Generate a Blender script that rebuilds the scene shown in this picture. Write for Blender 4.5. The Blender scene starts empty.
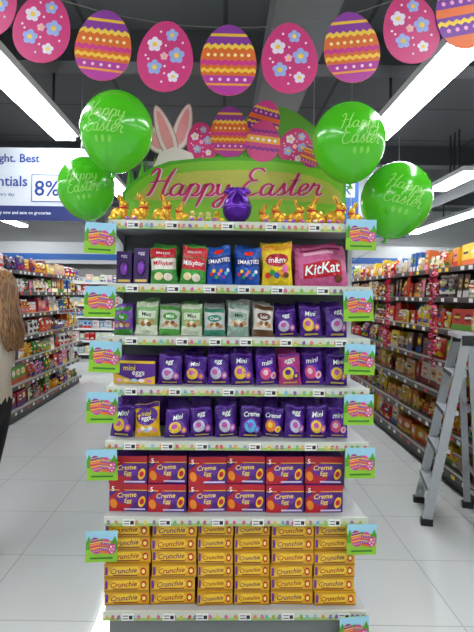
import bpy, bmesh, math, random
from mathutils import Vector, Matrix, Euler
random.seed(7)
S=bpy.context.scene
S.view_settings.view_transform='Standard'
S.view_settings.exposure=0.0

def lin(c):
    if isinstance(c,str):
        c=c.lstrip('#'); c=[int(c[i:i+2],16)/255 for i in (0,2,4)]
    return tuple((x/12.92 if x<=0.04045 else ((x+0.055)/1.055)**2.4) for x in c)+(1.0,)

# ---------------------------------------------------------------- materials
def mat_attr(name,rough=0.5,metal=0.0,bump=0.0,bscale=40,coat=0.0,var=0.06):
    m=bpy.data.materials.new(name); m.use_nodes=True
    nt=m.node_tree; n=nt.nodes; l=nt.links; bs=n['Principled BSDF']
    at=n.new('ShaderNodeAttribute'); at.attribute_name='Col'
    tc=n.new('ShaderNodeTexCoord')
    nz=n.new('ShaderNodeTexNoise'); nz.inputs['Scale'].default_value=bscale; nz.inputs['Detail'].default_value=2
    l.new(tc.outputs['Object'],nz.inputs['Vector'])
    hsv=n.new('ShaderNodeHueSaturation')
    mr=n.new('ShaderNodeMapRange'); mr.inputs['To Min'].default_value=1-var; mr.inputs['To Max'].default_value=1+var
    l.new(nz.outputs['Fac'],mr.inputs['Value']); l.new(mr.outputs['Result'],hsv.inputs['Value'])
    l.new(at.outputs['Color'],hsv.inputs['Color']); l.new(hsv.outputs['Color'],bs.inputs['Base Color'])
    bs.inputs['Roughness'].default_value=rough; bs.inputs['Metallic'].default_value=metal
    bs.inputs['Coat Weight'].default_value=coat
    if bump>0:
        bp=n.new('ShaderNodeBump'); bp.inputs['Strength'].default_value=bump; bp.inputs['Distance'].default_value=0.012
        l.new(nz.outputs['Fac'],bp.inputs['Height']); l.new(bp.outputs['Normal'],bs.inputs['Normal'])
    return m
def mat_emit(name,col,st):
    m=bpy.data.materials.new(name); m.use_nodes=True
    bs=m.node_tree.nodes['Principled BSDF']
    bs.inputs['Base Color'].default_value=lin(col); bs.inputs['Emission Color'].default_value=lin(col)
    bs.inputs['Emission Strength'].default_value=st
    return m
PRINT=mat_attr('printed_card',0.42)
FOIL=mat_attr('plastic_film_wrap',0.17,bump=1.0,bscale=42,var=0.2)
METAL=mat_attr('painted_metal',0.4,var=0.04)
GOLD=mat_attr('metallic_foil',0.3,metal=0.6,bump=0.3,bscale=60)
LATEX=mat_attr('balloon_latex',0.2,coat=0.3,var=0.03,bscale=3)
CLOTH=mat_attr('woven_cloth',0.85,bump=0.4,bscale=90,var=0.12)
ALU=mat_attr('brushed_aluminium',0.35,metal=0.5)
TUBE=mat_emit('tube_light_diffuser','#fafcff',24.0)
MATS=[PRINT,FOIL,METAL,GOLD,LATEX,CLOTH,ALU,TUBE]
P,F,M_,G,L,C,A,T=range(8)

class B:
    def __init__(s): s.v=[];s.f=[];s.c=[];s.m=[];s.s=[]
    def add(s,vs,fs,col,mat=0,smooth=False):
        o=len(s.v); s.v.extend([tuple(x) for x in vs]); c=lin(col) if isinstance(col,str) else col
        s.c.extend([c]*len(vs))
        for f in fs: s.f.append(tuple(i+o for i in f)); s.m.append(mat); s.s.append(smooth)
    def box(s,M,x0,x1,y0,y1,z0,z1,col,mat=0):
        vs=[M@Vector(p) for p in ((x0,y0,z0),(x1,y0,z0),(x1,y1,z0),(x0,y1,z0),(x0,y0,z1),(x1,y0,z1),(x1,y1,z1),(x0,y1,z1))]
        s.add(vs,[(0,3,2,1),(4,5,6,7),(0,1,5,4),(1,2,6,5),(2,3,7,6),(3,0,4,7)],col,mat)
    def ell(s,M,c,r,col,mat=0,nu=12,nv=8,fn=None):
        vs=[];fs=[]
        for j in range(nv+1):
            th=math.pi*j/nv
            for i in range(nu):
                ph=2*math.pi*i/nu
                p=Vector((math.sin(th)*math.cos(ph),math.sin(th)*math.sin(ph),math.cos(th)))
                if fn: p=fn(p)
                vs.append(M@Vector((c[0]+p.x*r[0],c[1]+p.y*r[1],c[2]+p.z*r[2])))
        for j in range(nv):
            for i in range(nu):
                a=j*nu+i;b=j*nu+(i+1)%nu
                fs.append((a,a+nu,b+nu,b))
        s.add(vs,fs,col,mat,True)
    def tube(s,pts,r,col,mat=0,n=8,rs=None):
        vs=[];fs=[]
        pts=[Vector(p) for p in pts]
        for k,p in enumerate(pts):
            d=(pts[min(k+1,len(pts)-1)]-pts[max(k-1,0)]).normalized()
            up=Vector((0,0,1)) if abs(d.z)<.9 else Vector((1,0,0))
            a=d.cross(up).normalized(); b=d.cross(a)
            rr=rs[k] if rs else r
            for i in range(n):
                t=2*math.pi*i/n; vs.append(p+a*math.cos(t)*rr+b*math.sin(t)*rr)
        for k in range(len(pts)-1):
            for i in range(n):
                fs.append((k*n+i,k*n+(i+1)%n,(k+1)*n+(i+1)%n,(k+1)*n+i))
        fs.append(tuple(range(n-1,-1,-1))); fs.append(tuple((len(pts)-1)*n+i for i in range(n)))
        s.add(vs,fs,col,mat,True)
    def rail(s,p0,p1,w,d,col,mat,side=Vector((0,1,0))):
        p0=Vector(p0);p1=Vector(p1);ax=(p1-p0).normalized();a=side.normalized();b=ax.cross(a).normalized()
        vs=[]
        for p in (p0,p1):
            for u,v in ((-1,-1),(1,-1),(1,1),(-1,1)): vs.append(p+a*u*w/2+b*v*d/2)
        s.add(vs,[(0,3,2,1),(4,5,6,7),(0,1,5,4),(1,2,6,5),(2,3,7,6),(3,0,4,7)],col,mat)
    def poly(s,pts,mp,col,mat=0,d=0.0):
        vs=[mp(u,v,d) for u,v in pts]; s.add(vs,[tuple(range(len(vs)))],col,mat)
    def slab(s,pts,mp,col,mat=0,d=0.0,th=0.004):
        n=len(pts); vs=[mp(u,v,d) for u,v in pts]+[mp(u,v,d-th) for u,v in pts]
        fs=[tuple(range(n)),tuple(range(2*n-1,n-1,-1))]+[(i,i+n,(i+1)%n+n,(i+1)%n) for i in range(n)]
        s.add(vs,fs,col,mat)
    def disc(s,cx,cz,rx,rz,mp,col,mat=0,d=0.0,n=14,rot=0,rings=2):
        vs=[mp(cx,cz,d)];fs=[]
        ca,sa=math.cos(rot),math.sin(rot)
        for k in range(1,rings+1):
            for i in range(n):
                t=2*math.pi*i/n; u=rx*math.cos(t)*k/rings; v=rz*math.sin(t)*k/rings
                vs.append(mp(cx+u*ca-v*sa,cz+u*sa+v*ca,d))
        for i in range(n): fs.append((0,1+i,1+(i+1)%n))
        for k in range(1,rings):
            for i in range(n):
                a=1+(k-1)*n+i;b=1+(k-1)*n+(i+1)%n; fs.append((a,a+n,b+n,b))
        s.add(vs,fs,col,mat)
    def rect(s,x0,x1,z0,z1,mp,col,mat=0,d=0.0,nx=1,nz=1):
        vs=[];fs=[]
        for j in range(nz+1):
            for i in range(nx+1): vs.append(mp(x0+(x1-x0)*i/nx,z0+(z1-z0)*j/nz,d))
        for j in range(nz):
            for i in range(nx):
                a=j*(nx+1)+i; fs.append((a,a+1,a+nx+2,a+nx+1))
        s.add(vs,fs,col,mat)
    def text(s,t,cx,cz,h,mp,col,mat=0,d=0.001,maxw=None,rot=0,shear=0):
        vs,fs,w=text2d(t)
        k=h
        if maxw and w*k>maxw: k=maxw/w
        ca,sa=math.cos(rot),math.sin(rot)
        out=[]
        for x,y in vs:
            u=(x+shear*y)*k; v=y*h if not maxw else y*max(k,h*.6); out.append(mp(cx+u*ca-v*sa,cz+u*sa+v*ca,d))
        s.add(out,fs,col,mat)
    def build(s,name,parent=None):
        me=bpy.data.meshes.new(name); me.from_pydata(s.v,[],s.f)
        for m in MATS: me.materials.append(m)
        me.polygons.foreach_set('material_index',s.m); me.polygons.foreach_set('use_smooth',s.s)
        ca=me.color_attributes.new('Col','FLOAT_COLOR','POINT')
        ca.data.foreach_set('color',[x for c in s.c for x in c])
        me.update()
        o=bpy.data.objects.new(name,me); S.collection.objects.link(o)
        if parent: o.parent=parent
        return o
_tc={}
def text2d(t):
    if t in _tc: return _tc[t]
    cu=bpy.data.curves.new('t','FONT'); cu.body=t; cu.resolution_u=2; cu.offset=0.012
    ob=bpy.data.objects.new('t',cu); S.collection.objects.link(ob)
    dg=bpy.context.evaluated_depsgraph_get(); me=ob.evaluated_get(dg).to_mesh()
    vs=[(v.co.x,v.co.y) for v in me.vertices]; fs=[tuple(p.vertices) for p in me.polygons]
    x0=min(v[0] for v in vs);x1=max(v[0] for v in vs);y0=min(v[1] for v in vs);y1=max(v[1] for v in vs)
    h=y1-y0; vs=[((x-(x0+x1)/2)/h,(y-(y0+y1)/2)/h) for x,y in vs]
    ob.evaluated_get(dg).to_mesh_clear(); bpy.data.objects.remove(ob); bpy.data.curves.remove(cu)
    _tc[t]=(vs,fs,(x1-x0)/h); return _tc[t]

# cursive lettering made of pen strokes
GL={'H':([[(0.0,.75),(.12,.97),(.22,.9),(.2,.5),(.1,.05),(0,0)],[(.68,1.0),(.55,.6),(.48,.1),(.56,0),(.7,.1)],[(.02,.45),(.3,.52),(.6,.5)]],.68),
'a':([[(.32,.36),(.2,.42),(.05,.3),(.03,.08),(.15,0),(.28,.12),(.34,.38),(.3,.1),(.38,0),(.48,.1)]],.46),
'p':([[(0,.1),(.12,.42),(.06,0),(-.02,-.42)],[(.08,.25),(.2,.42),(.33,.35),(.32,.12),(.2,0),(.35,.0),(.45,.12)]],.43),
'y':([[(0,.3),(.06,.4),(.07,.12),(.17,.02),(.3,.15),(.36,.4),(.32,0),(.22,-.38),(.08,-.42),(.05,-.28),(.25,-.08),(.45,.1)]],.5),
'E':([[(.55,.85),(.4,.99),(.2,.95),(.12,.75),(.22,.58),(.38,.55),(.15,.5),(.02,.28),(.08,.05),(.28,0),(.52,.12)]],.54),
's':([[(0,.05),(.12,.25),(.2,.44),(.22,.25),(.26,.08),(.16,0),(.06,.04)],[(.16,0),(.35,.1)]],.33),
't':([[(0,.1),(.15,.45),(.22,.82),(.12,.15),(.18,0),(.33,.1)],[(.0,.52),(.34,.56)]],.31),
'e':([[(0,.12),(.2,.2),(.28,.34),(.2,.42),(.08,.32),(.05,.1),(.15,0),(.35,.1)]],.34),
'r':([[(0,.1),(.08,.38),(.1,.44),(.13,.36),(.26,.36),(.24,.1),(.3,0),(.42,.08)]],.4),
' ':([],.28)}
def script(b,t,cx,cz,h,mp,col,mat=0,d=.002,thick=.07,sx=1.15,slope=0):
    W=sum(GL[c][1] for c in t)*sx; x=-W/2
    for c in t:
        for st in GL[c][0]:
            pts=[]
            n=len(st)
            for i in range(n-1):
                p0=Vector(st[max(i-1,0)]);p1=Vector(st[i]);p2=Vector(st[i+1]);p3=Vector(st[min(i+2,n-1)])
                for k in range(5):
                    u=k/5; q=.5*((2*p1)+(-p0+p2)*u+(2*p0-5*p1+4*p2-p3)*u*u+(-p0+3*p1-3*p2+p3)*u**3); pts.append(q)
            pts.append(Vector(st[-1])); vs=[];m=len(pts)
            for i,p in enumerate(pts):
                dd=pts[min(i+1,m-1)]-pts[max(i-1,0)]
                if dd.length<1e-6: dd=Vector((1,0))
                dd.normalize(); w=thick*(.55+.5*abs(dd.y))*(.5+.5*min(1,min(i,m-1-i)/3))
                nn=Vector((-dd.y,dd.x))
                for sg in (1,-1):
                    q=p+nn*w*.5*sg; u=(x+(q.x+.2*q.y)*sx)*h; v=(q.y-.35)*h+slope*u
                    vs.append(mp(cx+u,cz+v,d))
            b.add(vs,[(2*i,2*i+1,2*i+3,2*i+2) for i in range(m-1)],col,mat)
        x+=GL[c][1]*sx

def flat(M): return lambda u,v,d: M@Vector((u,-d,v))
def TM(x,y,z,rz=0,rx=0,ry=0): return Matrix.Translation((x,y,z))@Euler((rx,ry,rz)).to_matrix().to_4x4()
I4=Matrix.Identity(4)

# ---------------------------------------------------------------- packaging
def pouch(b,M,w,h,t,col,res=(8,9),back=True,mat=F,rnd=0.0):
    ph=random.uniform(0,6.28); sk=random.uniform(-.09,.09)
    def dep(u,v):
        a=max(0,1-abs(u)**2.6); vv=min(1,max(0,(v-.05)/.9)); return t/2*a*max(0,math.sin(math.pi*vv**.85))**.6*(1-.25*max(0,math.sin(6*v+4*u+ph)))
    def wf(v): return (1-.10*math.sin(math.pi*v))*(1-rnd*max(0,2*v-1)**3.0)*(1-.5*rnd*max(0,1-2*v)**5)
    def hf(u): return 1-.10*rnd*abs(u)**3+.02*math.sin(u*4+ph)+sk*.5*u
    def mp(x,z,d):
        v=max(0,min(1,z/h)); u=max(-1,min(1,x/(w/2))); return M@Vector((x*wf(v),-(dep(u,v)+.0008)-d,z*(hf(u) if v>.5 else 1+(hf(u)-1)*v*2)))
    nx,nz=res
    for sg in ((-1,1) if back else (-1,)):
        vs=[];fs=[]
        for j in range(nz+1):
            v=j/nz
            for i in range(nx+1):
                u=-1+2*i/nx; vs.append(M@Vector((u*w/2*wf(v),sg*dep(u,v),v*h*(hf(u) if v>.5 else 1+(hf(u)-1)*v*2))))
        for j in range(nz):
            for i in range(nx):
                a=j*(nx+1)+i; q=(a,a+1,a+nx+2,a+nx+1); fs.append(q if sg<0 else q[::-1])
        b.add(vs,fs,col,mat,True)
    return mp
def carton(b,M,w,h,t,col,mat=P):
    b.box(M,-w/2,w/2,0,t,0,h,col,mat)
    return flat(M)

# ================================================================= ROOM
def plane_obj(name,x0,x1,y0,y1,z0,z1,mat):
    b=B(); b.box(I4,x0,x1,y0,y1,z0,z1,'#ffffff'); o=b.build(name); o.data.materials.clear(); o.data.materials.append(mat)
    for p in o.data.polygons: p.material_index=0
    return o
def tile_mat(name,c1,c2,size,rough,mort,ms=0.006):
    m=bpy.data.materials.new(name); m.use_nodes=True; nt=m.node_tree;n=nt.nodes;l=nt.links;bs=n['Principled BSDF']
    tc=n.new('ShaderNodeTexCoord'); br=n.new('ShaderNodeTexBrick'); br.offset=0
    br.inputs['Color1'].default_value=lin(c1);br.inputs['Color2'].default_value=lin(c2);br.inputs['Mortar'].default_value=lin(mort)
    br.inputs['Scale'].default_value=1;br.inputs['Mortar Size'].default_value=ms;br.inputs['Brick Width'].default_value=size;br.inputs['Row Height'].default_value=size
    l.new(tc.outputs['Object'],br.inputs['Vector'])
    nz=n.new('ShaderNodeTexNoise'); nz.inputs['Scale'].default_value=1.3; l.new(tc.outputs['Object'],nz.inputs['Vector'])
    mx=n.new('ShaderNodeMix'); mx.data_type='RGBA'; mx.blend_type='MULTIPLY'; mx.inputs['Factor'].default_value=.08
    l.new(br.outputs['Color'],mx.inputs['A']); l.new(nz.outputs['Color'],mx.inputs['B']); l.new(mx.outputs['Result'],bs.inputs['Base Color'])
    bs.inputs['Roughness'].default_value=rough
    bs.inputs['IOR'].default_value=1.6
    return m
floorm=tile_mat('polished_floor_tile','#d2d5d4','#cdd1d0',.6,.09,'#aeb2b2',.0035)
ceilm=tile_mat('dark_ceiling','#565b60','#50555a',1.2,.8,'#35383a',.02)
wallm=tile_mat('painted_wall','#b9bcbc','#b4b7b8',3,.7,'#a0a0a0',.004)
plane_obj('floor',-7,7,-4,13,-.1,0,floorm)
plane_obj('ceiling',-7,7,-4,13,3.9,4.0,ceilm)
plane_obj('wall_back',-7,7,13,13.1,0,3.9,wallm)
plane_obj('wall_front',-7,7,-4.1,-4,0,3.9,wallm)
plane_obj('wall_left',-7.1,-7,-4,13,0,3.9,wallm)
plane_obj('wall_right',7,7.1,-4,13,0,3.9,wallm)

# ceiling services
b=B()
for y in (1.2,4.4,7.6,10.8): b.box(I4,-6.98,6.98,y-.12,y+.12,3.62,3.898,'#4a4e52',M_)
for x in (-3.3,.5,3.9): b.box(I4,x-.2,x+.2,-3.9,12.9,3.36,3.6,'#666b70',M_)
b.build('ceiling_duct')
rows=[(-4.85,[(-3,4),(5,12)]),(-1.65,[(-3,1.6),(2.1,5.15),(6.4,12)]),(1.55,[(-3,1.3),(1.9,5.0),(5.6,12)]),(3.2,[(6.3,7.35)]),(4.75,[(-3,4),(4.6,8.2),(8.9,12.3)])]
for x,segs in rows:
    b=B()
    for y0,y1 in segs:
        b.box(I4,x-.13,x+.13,y0,y1,3.235,3.3,'#c9cdd0',M_)
        b.box(I4,x-.10,x+.10,y0+.02,y1-.02,3.19,3.234,'#ffffff',T)
        for yy in (y0+.4,(y0+y1)/2,y1-.4): b.box(I4,x-.01,x+.01,yy-.01,yy+.01,3.3,3.899,'#333333',M_)
    b.build('ceiling_strip_light')

# ================================================================= SIDE SHELVING
PAL=['#c8201e','#e0a81a','#e8e4da','#7a3d1c','#2f7d33','#d8611c','#b8163a','#efe6c2','#5a2a86','#2458a8','#e6c62e','#8c1c1c','#d9d9d9','#c9772a','#3b2018','#6aa83a','#e58fb0','#d33b2b','#f0d060','#c8b08a','#a8a49a']
LEV=[.14,.45,.75,1.04,1.33,1.61,1.87]
def shelving(name,x,y0,y1,sgn,depth=.42,double=False,levs=LEV):
    b=B(); xb=x-sgn*depth
    lo,hi=min(x,xb),max(x,xb)
    b.box(I4,min(xb,xb-sgn*.03),max(xb,xb-sgn*.03),y0,y1,0,levs[-1]+.08,'#4c4a48',M_)
    b.box(I4,lo+.03,hi-.03,y0,y1,0,.1,'#18181a',M_)
    for z in levs:
        b.box(I4,lo,hi,y0,y1,z-.03,z,'#9c9c98',M_)
        xr=x+sgn*.004
        b.box(I4,min(xr,xr+sgn*.008),max(xr,xr+sgn*.008),y0,y1,z-.045,z-.002,'#3c3a3a',M_)
        yy=y0+.1
        while yy<y1-.1:
            xt=xr+sgn*.010; b.box(I4,min(xt,xt+sgn*.002),max(xt,xt+sgn*.002),yy,yy+.06,z-.04,z-.008,random.choice(['#e2e2de','#e2e2de','#e2e2de','#f0d23a','#d83a2e']),P)
            yy+=random.uniform(.12,.3)
    y=y0
    while y<=y1+.01:
        b.box(I4,min(xb,xb+sgn*.03),max(xb,xb+sgn*.03),y-.02,y+.02,0,levs[-1]+.12,'#8a8a86',M_); y+=1.0
    return b.build(name)
def packs(name,x,y0,y1,sgn,levs=LEV,pal=PAL,axis='x'):
    b=B()
    for li,z in enumerate(levs):
        p=y0+.05; 
        while p<y1-.15:
            w=random.choice([.10,.12,.14,.16,.18,.11]); reps=random.choice([1,1,2,2,3]); h=random.uniform(.13,.225); 
            if li==len(levs)-1: h=random.uniform(.12,.2)
            col=random.choice(pal); c2=random.choice(pal); c3=random.choice(pal); kind=random.random(); t=random.uniform(.05,.09)
            for r in range(reps):
                if p+w>y1-.03: break
                yc=p+w/2; ins=random.uniform(.05,.08)
                rz=math.pi/2*sgn+random.uniform(-.18,.18); tl=random.uniform(-.07,.07)
                if axis=='x': M=TM(x-sgn*ins,yc,z+.002,rz,0,0)@TM(0,0,0,0,-.08,tl)
                else: M=TM(yc,x+ins,z+.002,random.uniform(-.1,.1))
                if kind<.72:
                    mp=pouch(b,M,w*.99,h*random.uniform(.93,1),t,col,(4,6),True,F,.08)
                    b.disc(0,h*.62,w*.34,h*.17,mp,c2,F,.004,10)
                    b.rect(-w*.38,w*.38,h*.12,h*.3,mp,c3,F,.005,3,1)
                    b.rect(-w*.24,w*.24,h*.58,h*.66,mp,random.choice(['#ffffff','#2a1a10','#ffe14a']),F,.008,2,1)
                    b.disc(w*.12,h*.3,w*.16,h*.1,mp,random.choice(pal),F,.008,8)
                    b.rect(-w*.44,w*.44,h*.86,h*.95,mp,random.choice([c2,c3,'#ffffff']),F,.003,3,1)
                else:
                    mp=carton(b,M,w*.94,h,t,col)
                    b.rect(-w*.47,w*.47,h*.0,h*.28,mp,c3,P,.0015)
                    b.disc(0,h*.6,w*.3,h*.2,mp,c2,P,.0015,10)
                    b.rect(-w*.25,w*.25,h*.55,h*.65,mp,random.choice(['#ffffff','#2a1a10','#ffe14a']),P,.003)
                if axis=='x': M2=TM(x-sgn*(ins+t+.06),yc,z+.002,math.pi/2*sgn)
                else: M2=TM(yc,x+ins+t+.06,z+.002)
                b.box(M2,-w*.44,w*.44,-.01,.08,0,h*.93,col,F)
                p+=w
            p+=random.uniform(.0,.02)
    return b.build(name)
shelving('supermarket_shelving',-2.5,2.6,8.8,1)
packs('grocery_packages',-2.5,2.6,8.8,1)
shelving('supermarket_shelving',1.95,2.4,11.0,-1)
packs('grocery_packages',1.95,2.4,11.0,-1,pal=PAL+['#e39a1c','#e8b87a','#c8601c','#e6c62e','#f0e0c0','#d8c8a0','#e8402a','#f0c020'])
# gondola run behind the display
shelving('supermarket_shelving',-.38,3.0,8.2,-1,depth=.4)
packs('grocery_packages',-.38,3.0,8.2,-1)
shelving('supermarket_shelving',.52,3.0,8.2,1,depth=.4)
packs('grocery_packages',.52,3.0,8.2,1)
# back wall shelving
def backshelf():
    b=B(); y=12.0
    b.box(I4,-6.5,6.5,12.45,12.5,0,2.2,'#8a8a86',M_); b.box(I4,-6.5,6.5,12.03,12.45,0,.1,'#18181a',M_)
    for z in LEV:
        b.box(I4,-6.5,6.5,12.0,12.449,z-.03,z,'#cfcfcb',M_); b.box(I4,-6.5,6.5,11.985,11.998,z-.045,z-.002,'#e8e8e4',M_)
    b.build('supermarket_shelving'); packs('grocery_packages',12.0,-6.4,6.4,1,axis='y',pal=['#e8e4da','#d9e4ea','#9fc1d8','#e6c0c8','#c8201e','#2458a8','#dfe8c8','#f0d060'])
backshelf()

# ================================================================= EASTER DISPLAY
D=Matrix.Translation((.083,2.27,0))@Matrix.Rotation(math.radians(1.5),4,'Z')
def DM(x,y,z,rz=0,rx=0,ry=0): return D@TM(x,y,z,rz,rx,ry)
SH=[.148,.58,.927,1.176,1.406,1.646,1.936]
b=B()
HW=.6
b.box(D,-HW,HW,.40,.43,.0,1.935,'#6c7073',M_)
for sx in (-1,1):
    b.box(D,sx*(HW+.012)-.012,sx*(HW+.012)+.012,.36,.44,0,1.936,'#c4c5c5',M_)
b.box(D,-HW+.02,HW-.02,.02,.40,0,.1,'#7b7e80',M_)
pal_egg=['#d8609a','#8a5fa8','#e0924a','#e4cc52','#6fb4cc','#cc5a5a','#7cb84a']
for i,z in enumerate(SH):
    b.box(D,-HW,HW,.0,.40,z-.022,z,'#b0b2b2',M_)
    for sx in (-1,1):
        vs=[D@Vector(p) for p in ((sx*(HW+.001),.36,z-.075),(sx*(HW+.001),.02,z-.024),(sx*(HW+.001),.02,z),(sx*(HW+.001),.36,z))]
        b.add(vs,[(0,1,2,3)],'#c0c1c1',M_)
    b.box(D,-HW-.005,HW+.005,-.014,-.002,z-.038,z+.002,'#ced3c6',P)
    mp=flat(DM(0,-.0145,z-.041))
    b.rect(-HW-.004,HW+.004,.004,.016,mp,'#9cc46a',P,.0006)
    x=-HW+.015
    while x<HW-.01:
        c=random.choice(pal_egg); b.disc(x,.019,.008,.0115,mp,c,P,.0012,8,random.uniform(-.5,.5),1)
        b.rect(x-.005,x+.005,.017,.021,mp,random.choice(pal_egg),P,.0018)
        x+=random.uniform(.02,.045)
    x=-HW+.08
    while x<HW-.12:
        b.rect(x,x+.055,.005,.038,mp,'#ececE8',P,.0022)
        b.rect(x+.005,x+.03,.012,.016,mp,'#222222',P,.003); b.rect(x+.005,x+.03,.024,.028,mp,'#555555',P,.003); b.rect(x+.034,x+.05,.011,.028,mp,'#222222',P,.003)
        x+=random.uniform(.14,.26)
STAND=b.build('easter_display_stand')

# shelf-edge cards
def egg_pts(w,h,n=28):
    r=[]
    for i in range(n):
        t=2*math.pi*i/n; v=math.sin(t); r.append((w/2*math.cos(t)*(1-.13*v),h/2*v))
    return r
def egg_w(v,w,h):
    s=max(-1,min(1,v/(h/2))); return w/2*math.sqrt(max(0,1-s*s))*(1-.13*s)
def flower(b,cx,cz,r,mp,cp,cc,mat,d):
    for k in range(5):
        a=math.pi/2+k*2*math.pi/5; b.disc(cx+math.cos(a)*r*.62,cz+math.sin(a)*r*.62,r*.45,r*.45,mp,cp,mat,d,8,0,1)
    b.disc(cx,cz,r*.35,r*.35,mp,cc,mat,d+.0006,8,0,1)
def band(b,z0,z1,w,h,mp,col,d,zig=0,nz=8,mat=P):
    vs=[];n=nz*2 if zig else 10
    for i in range(n+1):
        u=-1+2*i/n; off=zig*(1 if i%2 else -1)
        for z in (z0+off,z1+off):
            W=egg_w(z,w,h)*.995; vs.append(mp(u*W,z,d))
    b.add(vs,[(2*i,2*i+2,2*i+3,2*i+1) for i in range(n)],col,mat)
def egg_art(b,mp0,w,h,kind,cx=0,cz=0,rot=0,d=0,th=.004):
    ca,sa=math.cos(rot),math.sin(rot)
    mp=lambda u,v,dd: mp0(cx+u*ca-v*sa,cz+u*sa+v*ca,d+dd)
    e=.0009 if w>.1 else .0006
    pts=egg_pts(w,h)
    def cap(z0,col,dd,top=True):
        n=8
        for i in range(n):
            a=z0+(h*.495-z0)*i/n if top else -h*.495+(z0+h*.495)*i/n
            c=z0+(h*.495-z0)*(i+1)/n if top else -h*.495+(z0+h*.495)*(i+1)/n
            band(b,a,c,w,h,mp,col,dd)
    if kind=='stripe':
        b.slab(pts,mp,'#e2702c',P,0,th)
        cap(h*.20,'#8c3a9c',e); band(b,h*.33,h*.37,w,h,mp,'#f3c23a',e*2)
        band(b,h*.16,h*.22,w,h,mp,'#f6d04a',e*2,h*.018,7)
        for k in range(-3,4): 
            u=k*w*.12; b.disc(u,h*.07,w*.032,w*.032,mp,'#fbe9a0',P,e*2,8,0,1)
        band(b,-h*.07,-h*.005,w,h,mp,'#d63a8c',e,h*.015,8)
        band(b,-h*.17,-h*.12,w,h,mp,'#f6c840',e*1.5,h*.015,8)
        cap(-h*.22,'#b83a9c',e*1.2,False)
        band(b,-h*.36,-h*.33,w,h,mp,'#f3a03a',e*2.2)
        for k in range(-2,3): b.disc(k*w*.15,-h*.275,w*.03,w*.03,mp,'#f8d0e0',P,e*2.4,8,0,1)
    elif kind=='pink':
        b.slab(pts,mp,'#d23c7c',P,0,th)
        for (u,v,r,c) in ((-.2,.16,.13,'#f0e6f6'),(.2,.02,.14,'#9fb4ea'),(-.18,-.16,.13,'#9fb4ea'),(.16,-.28,.10,'#f0e6f6'),(.1,.3,.11,'#9fb4ea'),(-.02,.0,.07,'#f7b8d0')):
            flower(b,u*w,v*h,r*w,mp,c,'#f6d24a',P,e)
        for (u,v) in ((-.1,.34),(.0,.15),(.3,.2),(-.35,.0),(0,-.14),(-.3,-.05),(.34,-.14),(-.04,-.36),(.0,-.24)): b.disc(u*w,v*h,w*.022,w*.022,mp,'#fbe6f0',P,e*2,7,0,1)
    elif kind=='purple':
        b.slab(pts,mp,'#7a35a0',P,0,th)
        cap(h*.30,'#d8489c',e)
        band(b,h*.24,h*.3,w,h,mp,'#f6cf3a',e*2,h*.018,7); band(b,-h*.02,h*.1,w,h,mp,'#e8702c',e)
        band(b,-h*.14,-h*.08,w,h,mp,'#f6cf3a',e*2,h*.018,7); cap(-h*.30,'#e8702c',e,False)
        for k in range(-2,3): b.disc(k*w*.16,h*.17,w*.04,w*.04,mp,'#f4a8d0',P,e*2,8,0,1); b.disc(k*w*.16,-h*.21,w*.04,w*.04,mp,'#f4a8d0',P,e*2,8,0,1)
    else:
        b.slab(pts,mp,'#d8508c',P,0,th)
        band(b,-h*.05,h*.12,w,h,mp,'#f4b63a',e); band(b,h*.2,h*.26,w,h,mp,'#8c3a9c',e,h*.02,6); band(b,-h*.22,-h*.15,w,h,mp,'#8c3a9c',e,h*.02,6)
        for k in range(-2,3): b.disc(k*w*.17,h*.03,w*.05,w*.05,mp,'#ffffff',P,e*2,8,0,1)
b=B()
Lz=[(1.85,-.64),(1.563,-.635),(1.314,-.612),(1.084,-.618),(.826,-.612),(.457,-.612)]; Rz=[(1.885,.55),(1.56,.545),(1.314,.55),(1.084,.55),(.84,.56),(.49,.572),(.065,.545)]
for lst in (Lz,Rz):
    for z,x in lst:
        M=DM(x,-.03,z-.07,random.uniform(-.12,.12),0,random.uniform(-.05,.05)); mp=flat(M)
        b.slab([(-.07,0),(.07,0),(.07,.14),(-.07,.14)],mp,'#7fc62f',P,0,.002)
        b.rect(-.07,.07,.095,.14,mp,'#9bd0e6',P,.0006)
        b.slab([(-.07+.14*i/12,.085+.02*math.sin(i*1.3)+(.012 if i%2 else 0)) for i in range(13)]+[(.07,.03),(-.07,.03)],mp,'#4f9e22',P,.0012,.0005)
        b.rect(-.07,.07,.0,.055,mp,'#8cc62e',P,.0018)
        egg_art(b,mp,.056,.075,'stripe',-.026,.075,.2,.0024,.0004)
        egg_art(b,mp,.052,.068,'purple',.016,.072,-.15,.0036,.0004)
        egg_art(b,mp,.038,.05,'pink',.046,.06,-.4,.0048,.0004)
        b.rect(-.05,.05,.014,.022,mp,'#2f7d1c',P,.003)
        b.box(M,-.004,.004,.002,.02,.05,.09,'#e0e0e0',P)
b.build('shelf_edge_cards',STAND)

# ---- shelf products
WH='#ffffff';PU='#4a1c86'
def shelf_items(name,z,items):
    b=B()
    for it in items:
        x0,x1,h,kind=it[0]/100,it[1]/100,it[2]/100,it[3]; w=x1-x0; cx=(x0+x1)/2
        rz=random.uniform(-.16,.16); box=kind in('mbox','hol')
        hh=h*random.uniform(.93,1.0)
        fn=KIND[kind]; M=DM(cx,.065+random.uniform(-.015,.015),z+.001,rz,random.uniform(-.16,-.04),0 if box else random.uniform(-.08,.08)); col=fn(b,M,w*1.0,hh)
        for k in range(2):
            if box: b.box(DM(cx,.16+k*.1,z+.001),-w*.46,w*.46,0,.07,0,h*.95,col,P)
            else: pouch(b,DM(cx+random.uniform(-.015,.015),.16+k*.1,z+.001,random.uniform(-.1,.1),-.05,random.uniform(-.06,.06)),w*.97,h*random.uniform(.98,1.1),.055,col,(5,6),False,F,.1)
    return b.build(name)
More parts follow.
